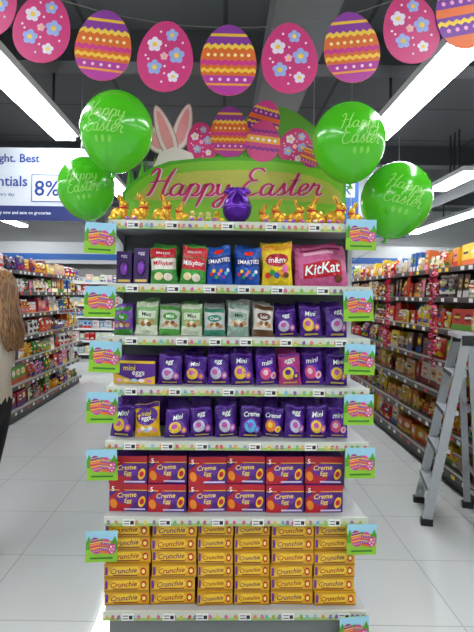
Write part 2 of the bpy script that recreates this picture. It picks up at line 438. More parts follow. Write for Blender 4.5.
def k_milky(red=False):
    def f(b,M,w,h):
        base='#4aa544'; mp=pouch(b,M,w,h,.065,base,(10,11),True,F,.04)
        b.rect(-w*.49,w*.49,h*.70,h*.97,mp,'#c81e2c',F,.0015,8,3)
        b.rect(-w*.48,w*.48,h*.38,h*.68,mp,'#c81e2c' if red else '#f3efe2',F,.0015,8,3)
        b.text('Milkybar',0,h*.53,h*.16,mp,'#ffffff' if red else '#c81e2c',F,.004,w*.86)
        b.disc(-w*.2,h*.2,w*.17,h*.1,mp,'#f6e9b0',F,.003); b.disc(w*.15,h*.18,w*.17,h*.1,mp,'#fff8e0',F,.004); b.text('MINI EGGS',0,h*.83,h*.06,mp,WH,F,.004,w*.6)
        return base
    return f
def k_smart(b,M,w,h):
    mp=pouch(b,M,w,h,.065,'#1d56b8',(10,11),True,F,.04); b.rect(-w*.49,w*.49,h*.5,h*.74,mp,'#123a8c',F,.0015,8,3)
    b.text('SMARTIES',0,h*.62,h*.16,mp,WH,F,.004,w*.9)
    for i,c in enumerate(['#e8321e','#f6d22a','#3fae3a','#e86aa8','#f08a24','#8a4ab8','#5ac8e8','#ffffff']):
        b.disc(-w*.34+w*.097*i,h*(.28+.09*math.sin(i*2.1)),w*.07,h*.05,mp,c,F,.003+.0005*i,10)
    b.disc(0,h*.86,w*.2,h*.06,mp,'#e8321e',F,.002); return '#1d56b8'
def k_yellow(b,M,w,h):
    mp=pouch(b,M,w,h,.07,'#f0cf22',(10,11),True,F,.04); b.disc(0,h*.6,w*.4,h*.16,mp,'#b8182c',F,.002); b.text('m&m',0,h*.6,h*.14,mp,WH,F,.005,w*.6)
    b.rect(-w*.49,w*.49,h*.84,h*.97,mp,'#e8a020',F,.0015,8,2)
    for i,c in enumerate(['#e8321e','#2f9e3a','#2458a8','#f08a24','#7a3d1c']): b.disc(-w*.3+w*.15*i,h*(.24+.06*(i%2)),w*.1,h*.07,mp,c,F,.003+.0005*i,10)
    b.disc(w*.28,h*.38,w*.1,h*.1,mp,'#e86aa8',F,.004); return '#f0cf22'
def k_kit(b,M,w,h):
    mp=pouch(b,M,w,h,.10,'#d8659a',(12,11),True,F,.16)
    b.rect(-w*.36,w*.38,h*.20,h*.58,lambda x,z,d: mp(x,z+x*.3*h,d),'#c8142c',F,.004,8,4)
    b.text('KitKat',0,h*.40,h*.25,mp,WH,F,.012,w*.66,.07,.2); b.rect(-w*.34,w*.24,h*.76,h*.84,mp,'#f7b8d2',F,.003,6,1); b.rect(-w*.4,w*.4,h*.88,h*.92,mp,'#8a2a4a',F,.003,8,1); b.disc(w*.3,h*.16,w*.08,h*.09,mp,'#7a3d1c',F,.004); return '#d8508a'
def k_mint(c1='#d4dfcc',c2='#5cae4a',t='Mini',alt=0):
    def f(b,M,w,h):
        mp=pouch(b,M,w,h,.06,c1,(10,11),True,F,.05); b.rect(-w*.49,w*.49,h*.0,h*(.2+.1*alt),mp,c2,F,.0015,8,2); b.rect(-w*.48,w*.48,h*.84,h*.98,mp,c2,F,.0015,8,2)
        if alt: b.rect(-w*.4,w*.4,h*.5,h*.72,mp,c2,F,.002,8,2)
        else: b.disc(0,h*.62,w*.36,h*.13,mp,c2,F,.002)
        b.text(t,0,h*.62,h*.12,mp,'#ffffff' if not alt else '#3a5a2a',F,.005,w*.5)
        for i,c in enumerate(['#d8b890','#a8703c','#f0e0c0','#8a5428','#c89058']): b.disc(-w*.28+w*.14*i,h*(.33+.07*((i+alt)%2)),w*.11,h*.075,mp,c,F,.003+.0006*i,10)
        return c1
    return f
def k_purp(egg='#f2c83a',txt='Mini',base=PU,c3='#c85ab0'):
    def f(b,M,w,h):
        mp=pouch(b,M,w,h,.07,base,(10,11),True,F,.10); q=random.uniform(-.04,.06)
        b.disc(-w*.04,h*.42,w*.34,h*.2,mp,'#6a3ab0',F,.0015); b.disc(-w*(.1-q),h*.38,w*.26,h*.2,mp,egg,F,.0025,16,.25+q*3); b.disc(-w*(.13-q),h*.42,w*.13,h*.09,mp,c3,F,.004,12,.25)
        b.text(txt,0,h*(.74+q*.3),h*.15,mp,WH,F,.005,w*.76,.1,.25); b.rect(-w*.3,w*.3,h*.06,h*.11,mp,'#e8c85a',F,.003,5,1)
        b.disc(w*.27,h*.3,w*.14,h*.12,mp,c3,F,.004,12,-.4); b.disc(w*.27,h*.3,w*.07,h*.06,mp,egg,F,.0055,10,-.4)
        b.rect(-w*.45,w*.45,h*.91,h*.97,mp,'#7a4ac0',F,.0015,8,1)
        return base
    return f
def k_minibox(b,M,w,h):
    mp=carton(b,M,w,h,.06,'#5a2490'); 
    b.poly([(-w*.5,0),(w*.5,0),(w*.5,h*.35),(0,h*.12),(-w*.5,h*.45)],mp,'#f0c52a',P,.001); b.rect(-w*.5,w*.5,h*.88,h,mp,'#f0c52a',P,.001)
    b.text('mini',-w*.12,h*.68,h*.22,mp,'#ffe14a',P,.003,w*.5); b.text('eggs',w*.1,h*.42,h*.24,mp,WH,P,.003,w*.55)
    for i,c in enumerate(['#f4a8c8','#f8e6a0','#b8d8f0','#ffffff','#e88aa8']): b.disc(-w*.36+w*.18*i,h*.14,w*.08,h*.08,mp,c,P,.002+.0004*i,10)
    return '#5a2490'
def k_minibag(b,M,w,h):
    mp=pouch(b,M,w,h,.065,'#f0bf22',(10,11),True,F,.06); b.disc(0,h*.62,w*.45,h*.27,mp,'#5a2490',F,.002); b.text('mini',0,h*.71,h*.13,mp,'#ffe14a',F,.005,w*.6); b.text('eggs',0,h*.54,h*.14,mp,WH,F,.005,w*.6)
    for i,c in enumerate(['#f4a8c8','#fff0c0','#b8d8f0','#ffffff','#e88aa8']): b.disc(-w*.3+w*.15*i,h*(.2+.06*(i%2)),w*.09,h*.07,mp,c,F,.003+.0006*i,10)
    b.rect(-w*.48,w*.48,h*.86,h*.98,mp,'#5a2490',F,.0015,8,2); return '#5a2490'
def k_hollow(b,M,w,h):
    mp=carton(b,M,w,h,.07,'#3c1c62'); b.disc(0,h*.45,w*.34,h*.26,mp,'#241038',P,.001); b.ell(M,(0,-.004,h*.45),(w*.26,.012,h*.21),'#8a4ab8',G); b.text('egg',0,h*.84,h*.1,mp,'#e8d8f4',P,.003,w*.7); b.rect(-w*.4,w*.4,h*.06,h*.13,mp,'#e8c85a',P,.001)
    return '#3c1c62'
KIND=dict(milkw=k_milky(),milkr=k_milky(True),smart=k_smart,yellow=k_yellow,kit=k_kit,mint=k_mint(),mint2=k_mint('#8cc07a','#dfe8cc','Mint',1),teal=k_mint('#ccd8d4','#3f8f76','Choc'),teal2=k_mint('#d8dcd4','#9ab8a6','Mini',1),white=k_mint('#dedad0','#6b4a2c','Lait'),
 pu=k_purp(),pu2=k_purp('#c9c4d8','egg'),pu3=k_purp('#5ab8e8','Creme','#44187a','#8a6ad0'),pu4=k_purp('#f0851e','Creme',PU,'#f6d24a'),pink=k_purp('#f6d24a','eggs','#c8428c','#5a2490'),pu5=k_purp('#e85a8a','mini','#5a24a0','#f4c8dc'),
 mbox=k_minibox,mbag=k_minibag,hol=k_hollow,grn=k_mint('#7a4ab0','#3f8f3a','Egg'))
shelf_items('sweet_bags',SH[5],[(-58,-51,16,'hol'),(-50,-43,18,'hol'),(-42,-28.8,19,'milkw'),(-28.5,-15.8,19,'milkr'),(-15.5,-2.8,18.5,'smart'),(-2.5,10,18.5,'smart'),(10.5,25.5,20.5,'yellow'),(26,53,21,'kit')])
shelf_items('sweet_bags',SH[4],[(-59,-49.5,14,'grn'),(-49,-38,16,'mint2'),(-38,-27.5,14.5,'mint'),(-27.5,-17,15.5,'mint2'),(-16.5,-6,14,'teal'),(-5.5,5,16,'teal2'),(6.5,16.5,15.5,'white'),(17.5,28.5,14,'pu2'),(29,40,15,'pu'),(41,52,15.5,'pu2')])
shelf_items('sweet_bags',SH[3],[(-59,-39,11,'mbox'),(-38,-26,14.5,'pu2'),(-26,-14.5,14,'pu'),(-14.5,-3.5,15,'pu2'),(-3.5,8,16,'pu'),(8.5,19.5,15.5,'pu5'),(19.5,30.5,15.5,'pink'),(30.5,41.5,16,'pu5'),(41.5,52.5,15.5,'pu')])
shelf_items('sweet_bags',SH[2],[(-60,-49,15,'pu'),(-48.5,-36,16,'mbag'),(-34.5,-22.5,14.5,'pu'),(-22.5,-11,15,'pu2'),(-10.5,.5,15.5,'pu2'),(.5,11.5,15.5,'pu3'),(11.5,22,15,'pu4'),(22,32.5,16,'pu2'),(32.5,43,15.5,'pu'),(43,53,15.5,'pu5')])
# boxed eggs
b=B()
for r in range(2):
    for c in range(6):
        w=.178; x=-.60+.092+c*.184; z=SH[1]+.001+r*.131
        if c==2: x+=.004
        M=DM(x+random.uniform(-.003,.003),.04+random.uniform(0,.015),z,random.uniform(-.04,.04)); h=.129
        b.box(M,-w/2,w/2,0,.12,0,h,'#4d1a78',P); mp=flat(M)
        b.rect(-w/2,w/2,h*.78,h,mp,'#b8162a',P,.001); b.rect(-w/2,w/2,h*.75,h*.78,mp,'#f0bf22',P,.0012)
        b.poly([(-w*.5,h*.0),(-w*.5,h*.5),(-w*.2,h*.8),(w*.1,h*.7),(w*.1,h*.2),(-w*.1,0)],mp,'#b8162a',P,.0014)
        b.disc(-w*.02,h*.5,w*.3,h*.24,mp,'#6a2a9a',P,.002,18); b.text('Creme',-w*.03,h*.6,h*.19,mp,'#ffe14a',P,.003,w*.5,.06,.2); b.text('Egg',0,h*.37,h*.19,mp,'#ffe14a',P,.003,w*.3,.06,.2)
        b.disc(w*.36,h*.36,w*.09,h*.21,mp,'#f0bf22',P,.0025,14,-.3); b.disc(w*.36,h*.36,w*.06,h*.11,mp,'#c4182c',P,.003,12,-.3); b.disc(-w*.38,h*.28,w*.09,h*.18,mp,'#e88a1e',P,.0025,14,.3); b.text('5',-w*.4,h*.82,h*.17,mp,WH,P,.003)
        b.rect(-w*.1,w*.45,h*.05,h*.11,mp,'#d8c8e8',P,.002)
        b.box(DM(x,.18,z),-w/2,w/2,0,.12,0,h,'#4d1a78',P)
b.build('chocolate_egg_cartons')
b=B()
cols=[(-.61,-.40),(-.395,-.185),(-.178,-.012),(-.008,.158),(.166,.365),(.37,.565)]
for ci,(x0,x1) in enumerate(cols):
    for r in range(6):
        h=.0625; w=x1-x0-.003; z=SH[0]+.001+r*.0635; M=DM((x0+x1)/2+random.uniform(-.004,.004),.03+random.uniform(0,.018),z,random.uniform(-.04,.04))
        b.box(M,-w/2,w/2,0,.28,0,h,'#e0a818',P); mp=flat(M)
        b.rect(-w/2,w/2,0,h*.10,mp,'#a87a1a',P,.0008); b.rect(-w*.5,w*.5,h*.9,h,mp,'#c08a1c',P,.0008)
        b.poly([(-w*.45,h*.2),(-w*.3,h*.8),(w*.24,h*.86),(w*.32,h*.5),(w*.2,h*.2)],mp,'#f4cc30',P,.001)
        b.text('Crunchie',-w*.06,h*.54,h*.46,mp,'#a8182c' if (r+ci)%2 else '#7a1c5a',P,.002,w*.6,.07,.3)
        b.rect(-w*.3,w*.25,h*.16,h*.24,mp,'#8a3a2a',P,.002)
        b.disc(w*.38,h*.5,w*.07,h*.3,mp,'#c8281e',P,.0015,10); b.disc(w*.38,h*.5,w*.04,h*.16,mp,'#f8e88a',P,.0025,10); b.rect(-w*.48,-w*.42,h*.2,h*.8,mp,'#6a2a9a',P,.0015)
b.build('chocolate_bar_cartons')

# ---- top shelf: foil bunnies, chicks, big foil egg
def bunny(b,M,s=1.0):
    gold='#f0b63c'
    b.ell(M,(0,.014*s,.036*s),(.026*s,.040*s,.036*s),gold,G,14,10)
    b.ell(M,(0,-.014*s,.048*s),(.021*s,.022*s,.036*s),gold,G,12,8)
    b.ell(M,(0,-.020*s,.086*s),(.018*s,.023*s,.0195*s),gold,G,14,10)
    b.ell(M,(0,-.040*s,.080*s),(.010*s,.011*s,.009*s),'#d89a32',G,10,6)
    for sx in (-1,1):
        b.ell(M@TM(sx*.009*s,.0*s,.117*s,0,-.35,sx*.14),(0,0,0),(.007*s,.009*s,.026*s),gold,G,10,8)
        b.ell(M@TM(sx*.0125*s,-.002*s,.117*s,0,-.35,sx*.14),(0,0,0),(.004*s,.005*s,.019*s),'#a8682a',G,8,6)
        b.ell(M,(sx*.012*s,-.030*s,.006*s),(.009*s,.019*s,.006*s),gold,G,10,6)
        b.ell(M,(sx*.02*s,.022*s,.02*s),(.013*s,.026*s,.02*s),gold,G,10,6)
        b.ell(M,(sx*.011*s,-.032*s,.034*s),(.006*s,.008*s,.017*s),gold,G,8,6)
        b.ell(M,(sx*.0145*s,-.0315*s,.090*s),(.0028*s,.0034*s,.004*s),'#1a1010',P,8,6)
    b.ell(M,(0,-.0505*s,.082*s),(.003*s,.002*s,.002*s),'#3a1a10',P,6,4)
    b.ell(M,(0,.054*s,.024*s),(.010*s,.009*s,.010*s),gold,G,8,6)
    pts=[M@Vector((.0195*s*math.cos(t),-.016*s+.0215*s*math.sin(t),.068*s)) for t in [2*math.pi*i/14 for i in range(15)]]
    b.tube(pts,.0034*s,'#c8142c',P,6)
    b.ell(M,(0,-.041*s,.058*s),(.006*s,.006*s,.006*s),'#f4d060',G,8,6)
    for sx in (-1,1): b.ell(M@TM(sx*.010*s,-.039*s,.066*s,0,0,sx*.5),(0,0,0),(.009*s,.0024*s,.0045*s),'#d81a2c',P,8,6)
b=B(); tz=SH[6]+.001
for cm,sc,r in ((-56.5,.94,1.15),(-47,.96,1.2),(-36.5,.96,1.15),(-27.5,.72,-1.0),(18.2,.84,-1.1),(26.5,.84,1.2),(35.5,.96,-1.2),(45.5,1.0,1.1),(54.5,.8,-1.2),(11.5,.7,-.9)):
    bunny(b,DM(cm/100,.05,tz,r),sc)
b.build('gold_foil_chocolate_bunnies')
b=B()
def chick(b,M,s,col='#f2cf3a'):
    b.ell(M,(0,0,.02*s),(.018*s,.021*s,.02*s),col,F,12,8); b.ell(M,(0,-.012*s,.046*s),(.0135*s,.0135*s,.0135*s),col,F,12,8)
    b.ell(M,(0,-.028*s,.045*s),(.004*s,.007*s,.003*s),'#f08a24',P,8,6)
    for sx in (-1,1): b.ell(M,(sx*.006*s,-.0235*s,.05*s),(.0018*s,.0015*s,.002*s),'#111111',P,6,4); b.ell(M,(sx*.017*s,.003*s,.022*s),(.005*s,.013*s,.010*s),'#e0b424',F,8,6)
    b.ell(M,(0,.022*s,.026*s),(.008*s,.009*s,.007*s),col,F,8,6)
for i in range(4):
    chick(b,DM(-.225+.038*i,.05,tz,random.uniform(-.5,.5)),random.uniform(.8,1.0),random.choice(['#f2cf3a','#f6e29a','#f0b82a']))
b.build('toy_chicks')
b=B()
for i in range(36):
    x=-.59+i*.0335+random.uniform(-.006,.006)
    if abs(x-.005)<.07: continue
    b.ell(DM(x,.0,tz+.002,0,random.uniform(-.4,.4),1.57),(-.0085,-.002,0),(.0085,.0085,.012),random.choice(['#f2d04a','#d8a83a','#e86aa8','#8ac83a','#b87ad8','#f6f0d8']),G,8,6)
b.build('foil_mini_eggs')
b=B(); M=DM(-.015,.07,tz)
b.ell(M,(0,0,.016),(.045,.045,.016),'#3c1462',G,16,6)
def eggf(p): k=1-.16*p.z; return Vector((p.x*k,p.y*k,p.z))
b.ell(M,(0,0,.083),(.068,.066,.078),'#5a22a0',G,24,18,eggf)
for sx in (-1,1):
    b.ell(M@TM(sx*.034,-.012,.158,0,0,sx*.25),(0,0,0),(.032,.016,.015),'#7a3ac0',G,12,8); b.ell(M@TM(sx*.02,-.03,.15,0,0,sx*.7),(0,0,0),(.026,.012,.009),'#8a4ad0',G,12,8)
    b.tube([M@Vector((0,-.02,.158)),M@Vector((sx*.02,-.055,.13)),M@Vector((sx*.034,-.072,.10))],.006,'#8a4ad0',G,6)
b.ell(M,(0,-.018,.163),(.013,.013,.013),'#9a5ad8',G,10,8)
pts=[M@Vector((.069*math.cos(t),.067*math.sin(t),.083)) for t in [2*math.pi*i/24 for i in range(25)]]; b.tube(pts,.004,'#9a5ad8',G,6)
b.build('foil_wrapped_easter_egg')

# ---- header sign
b=B(); HS=DM(0,.30,SH[6]+.002); mp=flat(HS)
b.slab([(-.60,0),(.57,0),(.57,.27),(.50,.33),(.40,.36),(.2,.38),(0,.385),(-.2,.375),(-.36,.355),(-.46,.315),(-.54,.25),(-.60,.19)],mp,'#58b52a',P,.0,.006)
b.slab([(-.585,.012),(.555,.012),(.555,.26),(.48,.315),(.38,.342),(.2,.362),(0,.367),(-.2,.357),(-.34,.338),(-.45,.295),(-.53,.235),(-.585,.18)],mp,'#84cc34',P,.002,.001)
b.slab([(-.55,.15),(-.45,.245),(-.34,.288),(-.2,.308),(0,.318),(.2,.313),(.38,.293),(.47,.262),(.545,.205),(.545,.14),(.4,.155),(.2,.165),(0,.165),(-.2,.16),(-.38,.15)],mp,'#c4c656',P,.0032,.0008)
b.slab([(-.57,.012),(.54,.012),(.54,.12),(.3,.145),(0,.12),(-.3,.145),(-.57,.105)],mp,'#8ed034',P,.004,.0008)
for i in range(46):
    x=-.57+i*.0248; h=.03+.05*random.random(); tp=.22+.15*math.sqrt(max(0,1-(x/.62)**2)); lean=random.uniform(-.03,.03)
    b.slab([(x-.011,tp-.06),(x+.011,tp-.06),(x+lean,tp+h)],mp,random.choice(['#3f9a22','#58b52a','#79c43a']),P,-.008-.001*(i%3),.0006)
b.slab([(-.17,.34),(.46,.34),(.45,.50),(.40,.56),(.32,.62),(.24,.655),(.15,.66),(.04,.60),(-.1,.53),(-.17,.46)],mp,'#55a82e',P,-.012,.002)
egg_art(b,mp,.16,.21,'pink',-.19,.46,.15,-.005,.002)
egg_art(b,mp,.20,.27,'stripe',-.045,.515,0,-.0012,.002)
egg_art(b,mp,.17,.21,'purple',.135,.585,-.25,-.009,.002)
egg_art(b,mp,.18,.22,'other',.13,.47,-.1,.003,.002)
egg_art(b,mp,.18,.20,'pink',.30,.445,-.25,-.002,.002)
egg_art(b,mp,.11,.13,'stripe',.385,.40,-.35,.0055,.001)
def ear(cx,cz,l,w,rot,d):
    ca,sa=math.cos(rot),math.sin(rot)
    def e(k):
        r=[]
        for i in range(22):
            t=2*math.pi*i/22; u=w*k/2*math.sin(t)*(1-.3*math.cos(t)); v=l/2*(1-(1-k)*.45)*math.cos(t); r.append((cx+u*ca-v*sa,cz+u*sa+v*ca))
        return r
    b.slab(e(1.12),mp,'#a89a8c',P,d-.0008,.003); b.slab(e(1),mp,'#ece4de',P,d,.003); b.slab(e(.6),mp,'#eda6a8',P,d+.0015,.001)
ear(-.47,.50,.26,.085,.75,-.010); ear(-.385,.51,.28,.085,.35,-.005); ear(-.29,.54,.24,.085,-.25,-.010)
b.slab([(-.45,.30),(-.2,.30),(-.24,.40),(-.33,.435),(-.41,.40)],mp,'#ece4de',P,-.003,.002)
script(b,'Happy Easter',-.02,.232,.142,mp,'#d4246e',P,.0085,.085,1.25,.02)
script(b,'Happy Easter',-.017,.230,.142,mp,'#f8e0ea',P,.0065,.13,1.25,.02)
b.build('easter_header_sign')

# ---- paper egg garland
b=B(); gy=2.2
gar=[(-1.06,2.895,'pink',.25),(-.82,2.785,'pink',.16),(-.545,2.709,'stripe',.1),(-.268,2.664,'pink',.05),(.015,2.651,'stripe',0),(.288,2.664,'pink',-.05),(.565,2.716,'stripe',-.12),(.829,2.805,'pink',-.18),(1.06,2.875,'purple',-.22),(1.30,2.96,'pink',-.25)]
top=[]
for x,z,k,r in gar:
    M=TM(x,gy,z,random.uniform(-.06,.06),0,r); egg_art(b,flat(M),.25,.318,k)
    top.append((x+math.sin(r)*.14,gy+.004,z+math.cos(r)*.145))
b.tube([(-1.9,gy+.004,3.15)]+top+[(1.62,gy+.004,3.12)],.002,'#6d6a60',P,5)
b.tube([(-1.9,gy+.004,3.15),(-1.9,gy,3.9)],.0015,'#6d6a60',P,4); b.tube([(1.62,gy+.004,3.12),(1.9,gy,3.9)],.0015,'#6d6a60',P,4)
b.build('paper_egg_garland')

# ---- balloons
def balloon(c,R,rz,anchor,tilt=0,col='#4cc41c'):
    b=B(); M=TM(c[0],c[1],c[2],rz,0,tilt)
    def fn(p):
        k=1.0
        if p.z<0: k=1-.13*p.z*p.z
        return Vector((p.x*k,p.y*k,p.z*(1.08 if p.z>0 else 1.17)))
    b.ell(M,(0,0,0),(R,R,R),col,L,40,28,fn)
    b.tube([M@Vector((0,0,-R*1.16)),M@Vector((0,0,-R*1.2)),M@Vector((0,0,-R*1.24)),M@Vector((0,0,-R*1.3))],0,col,L,10,[R*.05,R*.03,R*.04,R*.10])
    def mp(u,v,d):
        a=u/R; e=v/R; p=fn(Vector((math.sin(a)*math.cos(e),-math.cos(a)*math.cos(e),math.sin(e)))); return M@(p*(R+d))
    script(b,'Happy',0,R*.22,R*.40,mp,'#9ade68',P,.0015,.075); script(b,'Easter',0,-R*.12,R*.40,mp,'#9ade68',P,.0015,.075)
    for k in (-1,0,1): b.disc(k*R*.2,-R*.42,R*.06,R*.08,mp,'#80d448',P,.0015,10)
    p0=M@Vector((0,0,-R*1.24)); p1=Vector(anchor); b.tube([p0,(p0+p1)/2+Vector((.01,.0,-.0)),p1],.0018,'#e9f4d8',P,5)
    b.build('green_balloon')
def dl(x,y,z): return D@Vector((x,y,z))
balloon((-.495,2.27,2.35),.167,-.15,dl(-.6,.37,1.94),.08)
balloon((-.69,2.48,2.13),.142,.1,dl(-.64,.40,1.9),-.15)
balloon((.575,2.27,2.315),.165,.1,dl(.60,.33,1.94),-.05)
balloon((.865,2.46,2.09),.172,-.1,dl(.64,.40,1.8),.25)

# ================================================================= SIGNS
b=B(); M=TM(-2.0,5.0,2.33); mp=flat(M)
b.slab([(-.85,0),(.70,0),(.70,.74),(-.85,.74)],mp,'#c8d0da',P,0,.03)
b.rect(-.85,.70,0,.15,mp,'#1c2c6c',P,.002)
b.rect(.06,.36,.2,.46,mp,'#dfe4ea',P,.003); b.rect(.05,.37,.19,.47,mp,'#3050a0',P,.0015)
b.text('8%',.21,.33,.16,mp,'#1c3c8c',P,.006)
b.text('Delight. Best',-.17,.62,.11,mp,'#1c3c8c',P,.004); b.text('essentials',-.27,.4,.12,mp,'#1c3c8c',P,.004,.56); b.text('value every day',-.27,.26,.045,mp,'#4060a0',P,.004); b.text('Apply now and save on groceries',-.05,.075,.042,mp,'#dfe6f6',P,.004)
for x in (-.7,.55): b.box(M,x-.004,x+.004,.01,.018,.74,1.56,'#aaaaaa',M_)
b.build('hanging_promotion_sign')
b=B(); M=TM(2.25,7.0,2.45); mp=flat(M)
b.slab([(-.35,0),(.35,0),(.35,1.0),(-.35,1.0)],mp,'#c0c8cc',P,0,.02); b.rect(-.35,.35,0,.28,mp,'#2a58a8',P,.002)
b.slab([(-.2,.28),(.2,.28),(.18,.46),(.07,.52),(-.07,.52),(-.18,.46)],mp,'#3c4660',P,.003,.001); b.rect(-.045,.045,.48,.58,mp,'#c8967a',P,.004); b.disc(0,.66,.09,.12,mp,'#d0a084',P,.005,16); b.slab([(-.1,.68),(-.09,.78),(0,.83),(.09,.78),(.1,.68),(.07,.74),(-.07,.74)],mp,'#241a16',P,.007,.001)
b.text('SAVE',0,.14,.12,mp,WH,P,.005)
for x in (-.25,.25): b.box(M,x-.004,x+.004,.01,.018,1.0,1.44,'#aaaaaa',M_)
b.build('hanging_portrait_poster')
b=B(); M=TM(1.15,5.2,2.35); mp=flat(M); b.slab([(-.28,0),(.28,0),(.28,.5),(-.28,.5)],mp,'#2a62b0',P,0,.02); b.rect(-.24,.24,.3,.46,mp,'#cfd6de',P,.002); b.text('OFFER',0,.38,.1,mp,'#1c3c8c',P,.004); b.text('2 for 1',0,.15,.12,mp,WH,P,.004)
for x in (-.2,.2): b.box(M,x-.004,x+.004,.01,.018,.5,1.55,'#aaaaaa',M_)
b.build('hanging_price_sign')
b=B(); b.box(I4,-6.98,6.98,12.55,12.99,2.35,2.9,'#c8cccd',M_); b.box(I4,-6.98,6.98,12.53,12.549,2.45,2.6,'#2a62b0',P); b.build('trim_1')

# ---- tinsel
for (x,y,z1,z0) in ((1.865,5.55,1.98,1.05),(1.865,4.35,1.9,1.0)):
    b=B(); n=150; b.tube([(x,y,z1),(x+.004,y,(z0+z1)/2),(x,y,z0)],.003,'#8a1030',P,5)
    for i in range(n):
        z=z0+(z1-z0)*i/n; a=random.uniform(0,6.28); r=.025+.02*random.random(); t=a+1.3
        p=Vector((x,y,z)); q=p+Vector((math.cos(a)*r,math.sin(a)*r,random.uniform(-.02,.02))); w=Vector((math.cos(t)*.006,math.sin(t)*.006,.006))
        b.add([p-w,p+w,q+w,q-w],[(0,1,2,3)],random.choice(['#d81a4a','#f04a8a','#b8102c','#f4a0c0']),G)
    b.build('tinsel_garland')

# ---- step ladder
b=B()
K=TM(1.70,3.62,0,-.25)
def kp(x,y,z): return K@Vector((x,y,z))
ydir=(K.to_3x3()@Vector((0,1,0)))
H=1.32
for y in (-.2,.2):
    b.rail(kp(-.19,y,.02),kp(.06,y*.8,H),.028,.06,'#b9bec2',A,ydir)
    b.rail(kp(.16,y,.02),kp(.09,y*.8,H-.03),.025,.045,'#a9aeb2',A,ydir)
    for x in (-.19,.16): b.box(K,x-.04,x+.04,y-.025,y+.025,0,.045,'#1c1c1e',P)
    b.box(K,.03,.12,y*.8-.02,y*.8+.02,H-.05,H+.02,'#2a2a2c',P)
for k in range(4):
    z=.26+k*.27; x=-.19+.25*z/H; yy=.195*(1-.2*z/H)
    b.box(K,x-.045,x+.055,-yy+.012,yy-.012,z-.025,z,'#c9ced2',A)
    b.box(K,x-.048,x-.044,-yy+.012,yy-.012,z-.028,z+.002,'#3a3a3c',P)
b.box(K,.0,.14,-.17,.17,H,H+.03,'#c3c8cc',A)
for z in (.35,.8): b.rail(kp(.16-.07*z/H,-.18,z),kp(.16-.07*z/H,.18,z),.02,.015,'#a9aeb2',A,Vector((0,0,1)))
b.build('step_ladder')

# ================================================================= SHOPPER
def skin_mesh(verts,edges,radii,root=0,sub=2):
    me=bpy.data.meshes.new('s'); me.from_pydata(verts,edges,[]); ob=bpy.data.objects.new('s',me); S.collection.objects.link(ob)
    md=ob.modifiers.new('k','SKIN'); md.use_smooth_shade=True
    for i,r in enumerate(radii):
        sv=me.skin_vertices[0].data[i]; sv.radius=(r,r) if not isinstance(r,tuple) else r; sv.use_root=(i==root)
    ss=ob.modifiers.new('u','SUBSURF'); ss.levels=sub; ss.render_levels=sub
    dg=bpy.context.evaluated_depsgraph_get(); ev=ob.evaluated_get(dg).to_mesh()
    vs=[v.co.copy() for v in ev.vertices]; fs=[tuple(p.vertices) for p in ev.polygons]
    ob.evaluated_get(dg).to_mesh_clear(); bpy.data.objects.remove(ob); return vs,fs
PM=TM(-1.355,2.92,0,math.pi/2)
V=[(0,0,.94),(0,.0,1.08),(0,-.01,1.25),(0,-.015,1.38),(0,-.01,1.46),(0,.0,1.53),
   (-.15,-.015,1.40),(-.20,-.05,1.14),(-.215,.09,.95),(-.215,.12,.90),
   (.15,-.015,1.40),(.20,-.01,1.14),(.20,.16,1.0),(.20,.20,.98),
   (-.09,0,.88),(-.095,.05,.50),(-.10,.0,.09),(-.11,.12,.035),
   (.09,0,.88),(.095,.06,.50),(.10,.03,.09),(.11,.15,.035)]
E=[(0,1),(1,2),(2,3),(3,4),(4,5),(3,6),(6,7),(7,8),(8,9),(3,10),(10,11),(11,12),(12,13),(0,14),(14,15),(15,16),(16,17),(0,18),(18,19),(19,20),(20,21)]
R=[(.145,.11),(.12,.095),(.135,.105),(.13,.09),(.06,.055),(.048,.05),.055,.042,.028,.022,.055,.042,.028,.022,.088,.06,.042,.033,.088,.06,.042,.033]
vs,fs=skin_mesh(V,E,R)
zmin=min(v.z for v in vs)
vs=[Vector((v.x,v.y,v.z-zmin*max(0,1-v.z/.5))) for v in vs]
shop=bpy.data.objects.new('woman_shopper',None); S.collection.objects.link(shop)
b=B(); groups={}
for f in fs:
    c=sum((vs[i] for i in f),Vector())/len(f)
    if c.z<.075: k=('#17171a',P)
    elif abs(c.x)>.165 and c.z<1.02 and c.z>.8: k=('#c99a7e',P)
    elif c.z<.97: k=('#17181c',C)
    elif c.z<1.455: k=('#d9cfbd',C)
    else: k=('#c99a7e',P)
    groups.setdefault(k,[]).append(f)
for (col,mt),ff in groups.items():
    idx={};lv=[];lf=[]
    for f in ff:
        q=[]
        for i in f:
            if i not in idx: idx[i]=len(lv); lv.append(PM@vs[i])
            q.append(idx[i])
        lf.append(tuple(q))
    b.add(lv,lf,col,mt,True)
b.build('body',shop)
b=B()
for sx,w,dirv in ((-1,Vector((-.215,.12,.90)),Vector((0,.35,-.94))),(1,Vector((.20,.20,.98)),Vector((0,.9,-.43)))):
    dirv.normalize(); side=Vector((1,0,0)).cross(dirv).normalized()
    hv=[w,w+dirv*.045]; he=[(0,1)]; hr=[.02,(.03,.018)]
    for fi,(o,ln) in enumerate(((-.027,.065),(-.009,.078),(.009,.074),(.026,.058))):
        base=w+dirv*.075+side*o; i0=len(hv); curl=Vector((-sx*.35,0,0))
        hv+= [base,base+dirv*ln*.45+curl*ln*.25,base+dirv*ln*.8+curl*ln*.8]; he+=[(1,i0),(i0,i0+1),(i0+1,i0+2)]; hr+=[.011,.009,.007]
    i0=len(hv); hv+=[w+dirv*.035-side*.035,w+dirv*.07-side*.05]; he+=[(0,i0),(i0,i0+1)]; hr+=[.012,.009]
    v2,f2=skin_mesh(hv,he,hr,0,2); b.add([PM@x for x in v2],f2,'#c99a7e',P,True)
b.build('hands',shop)
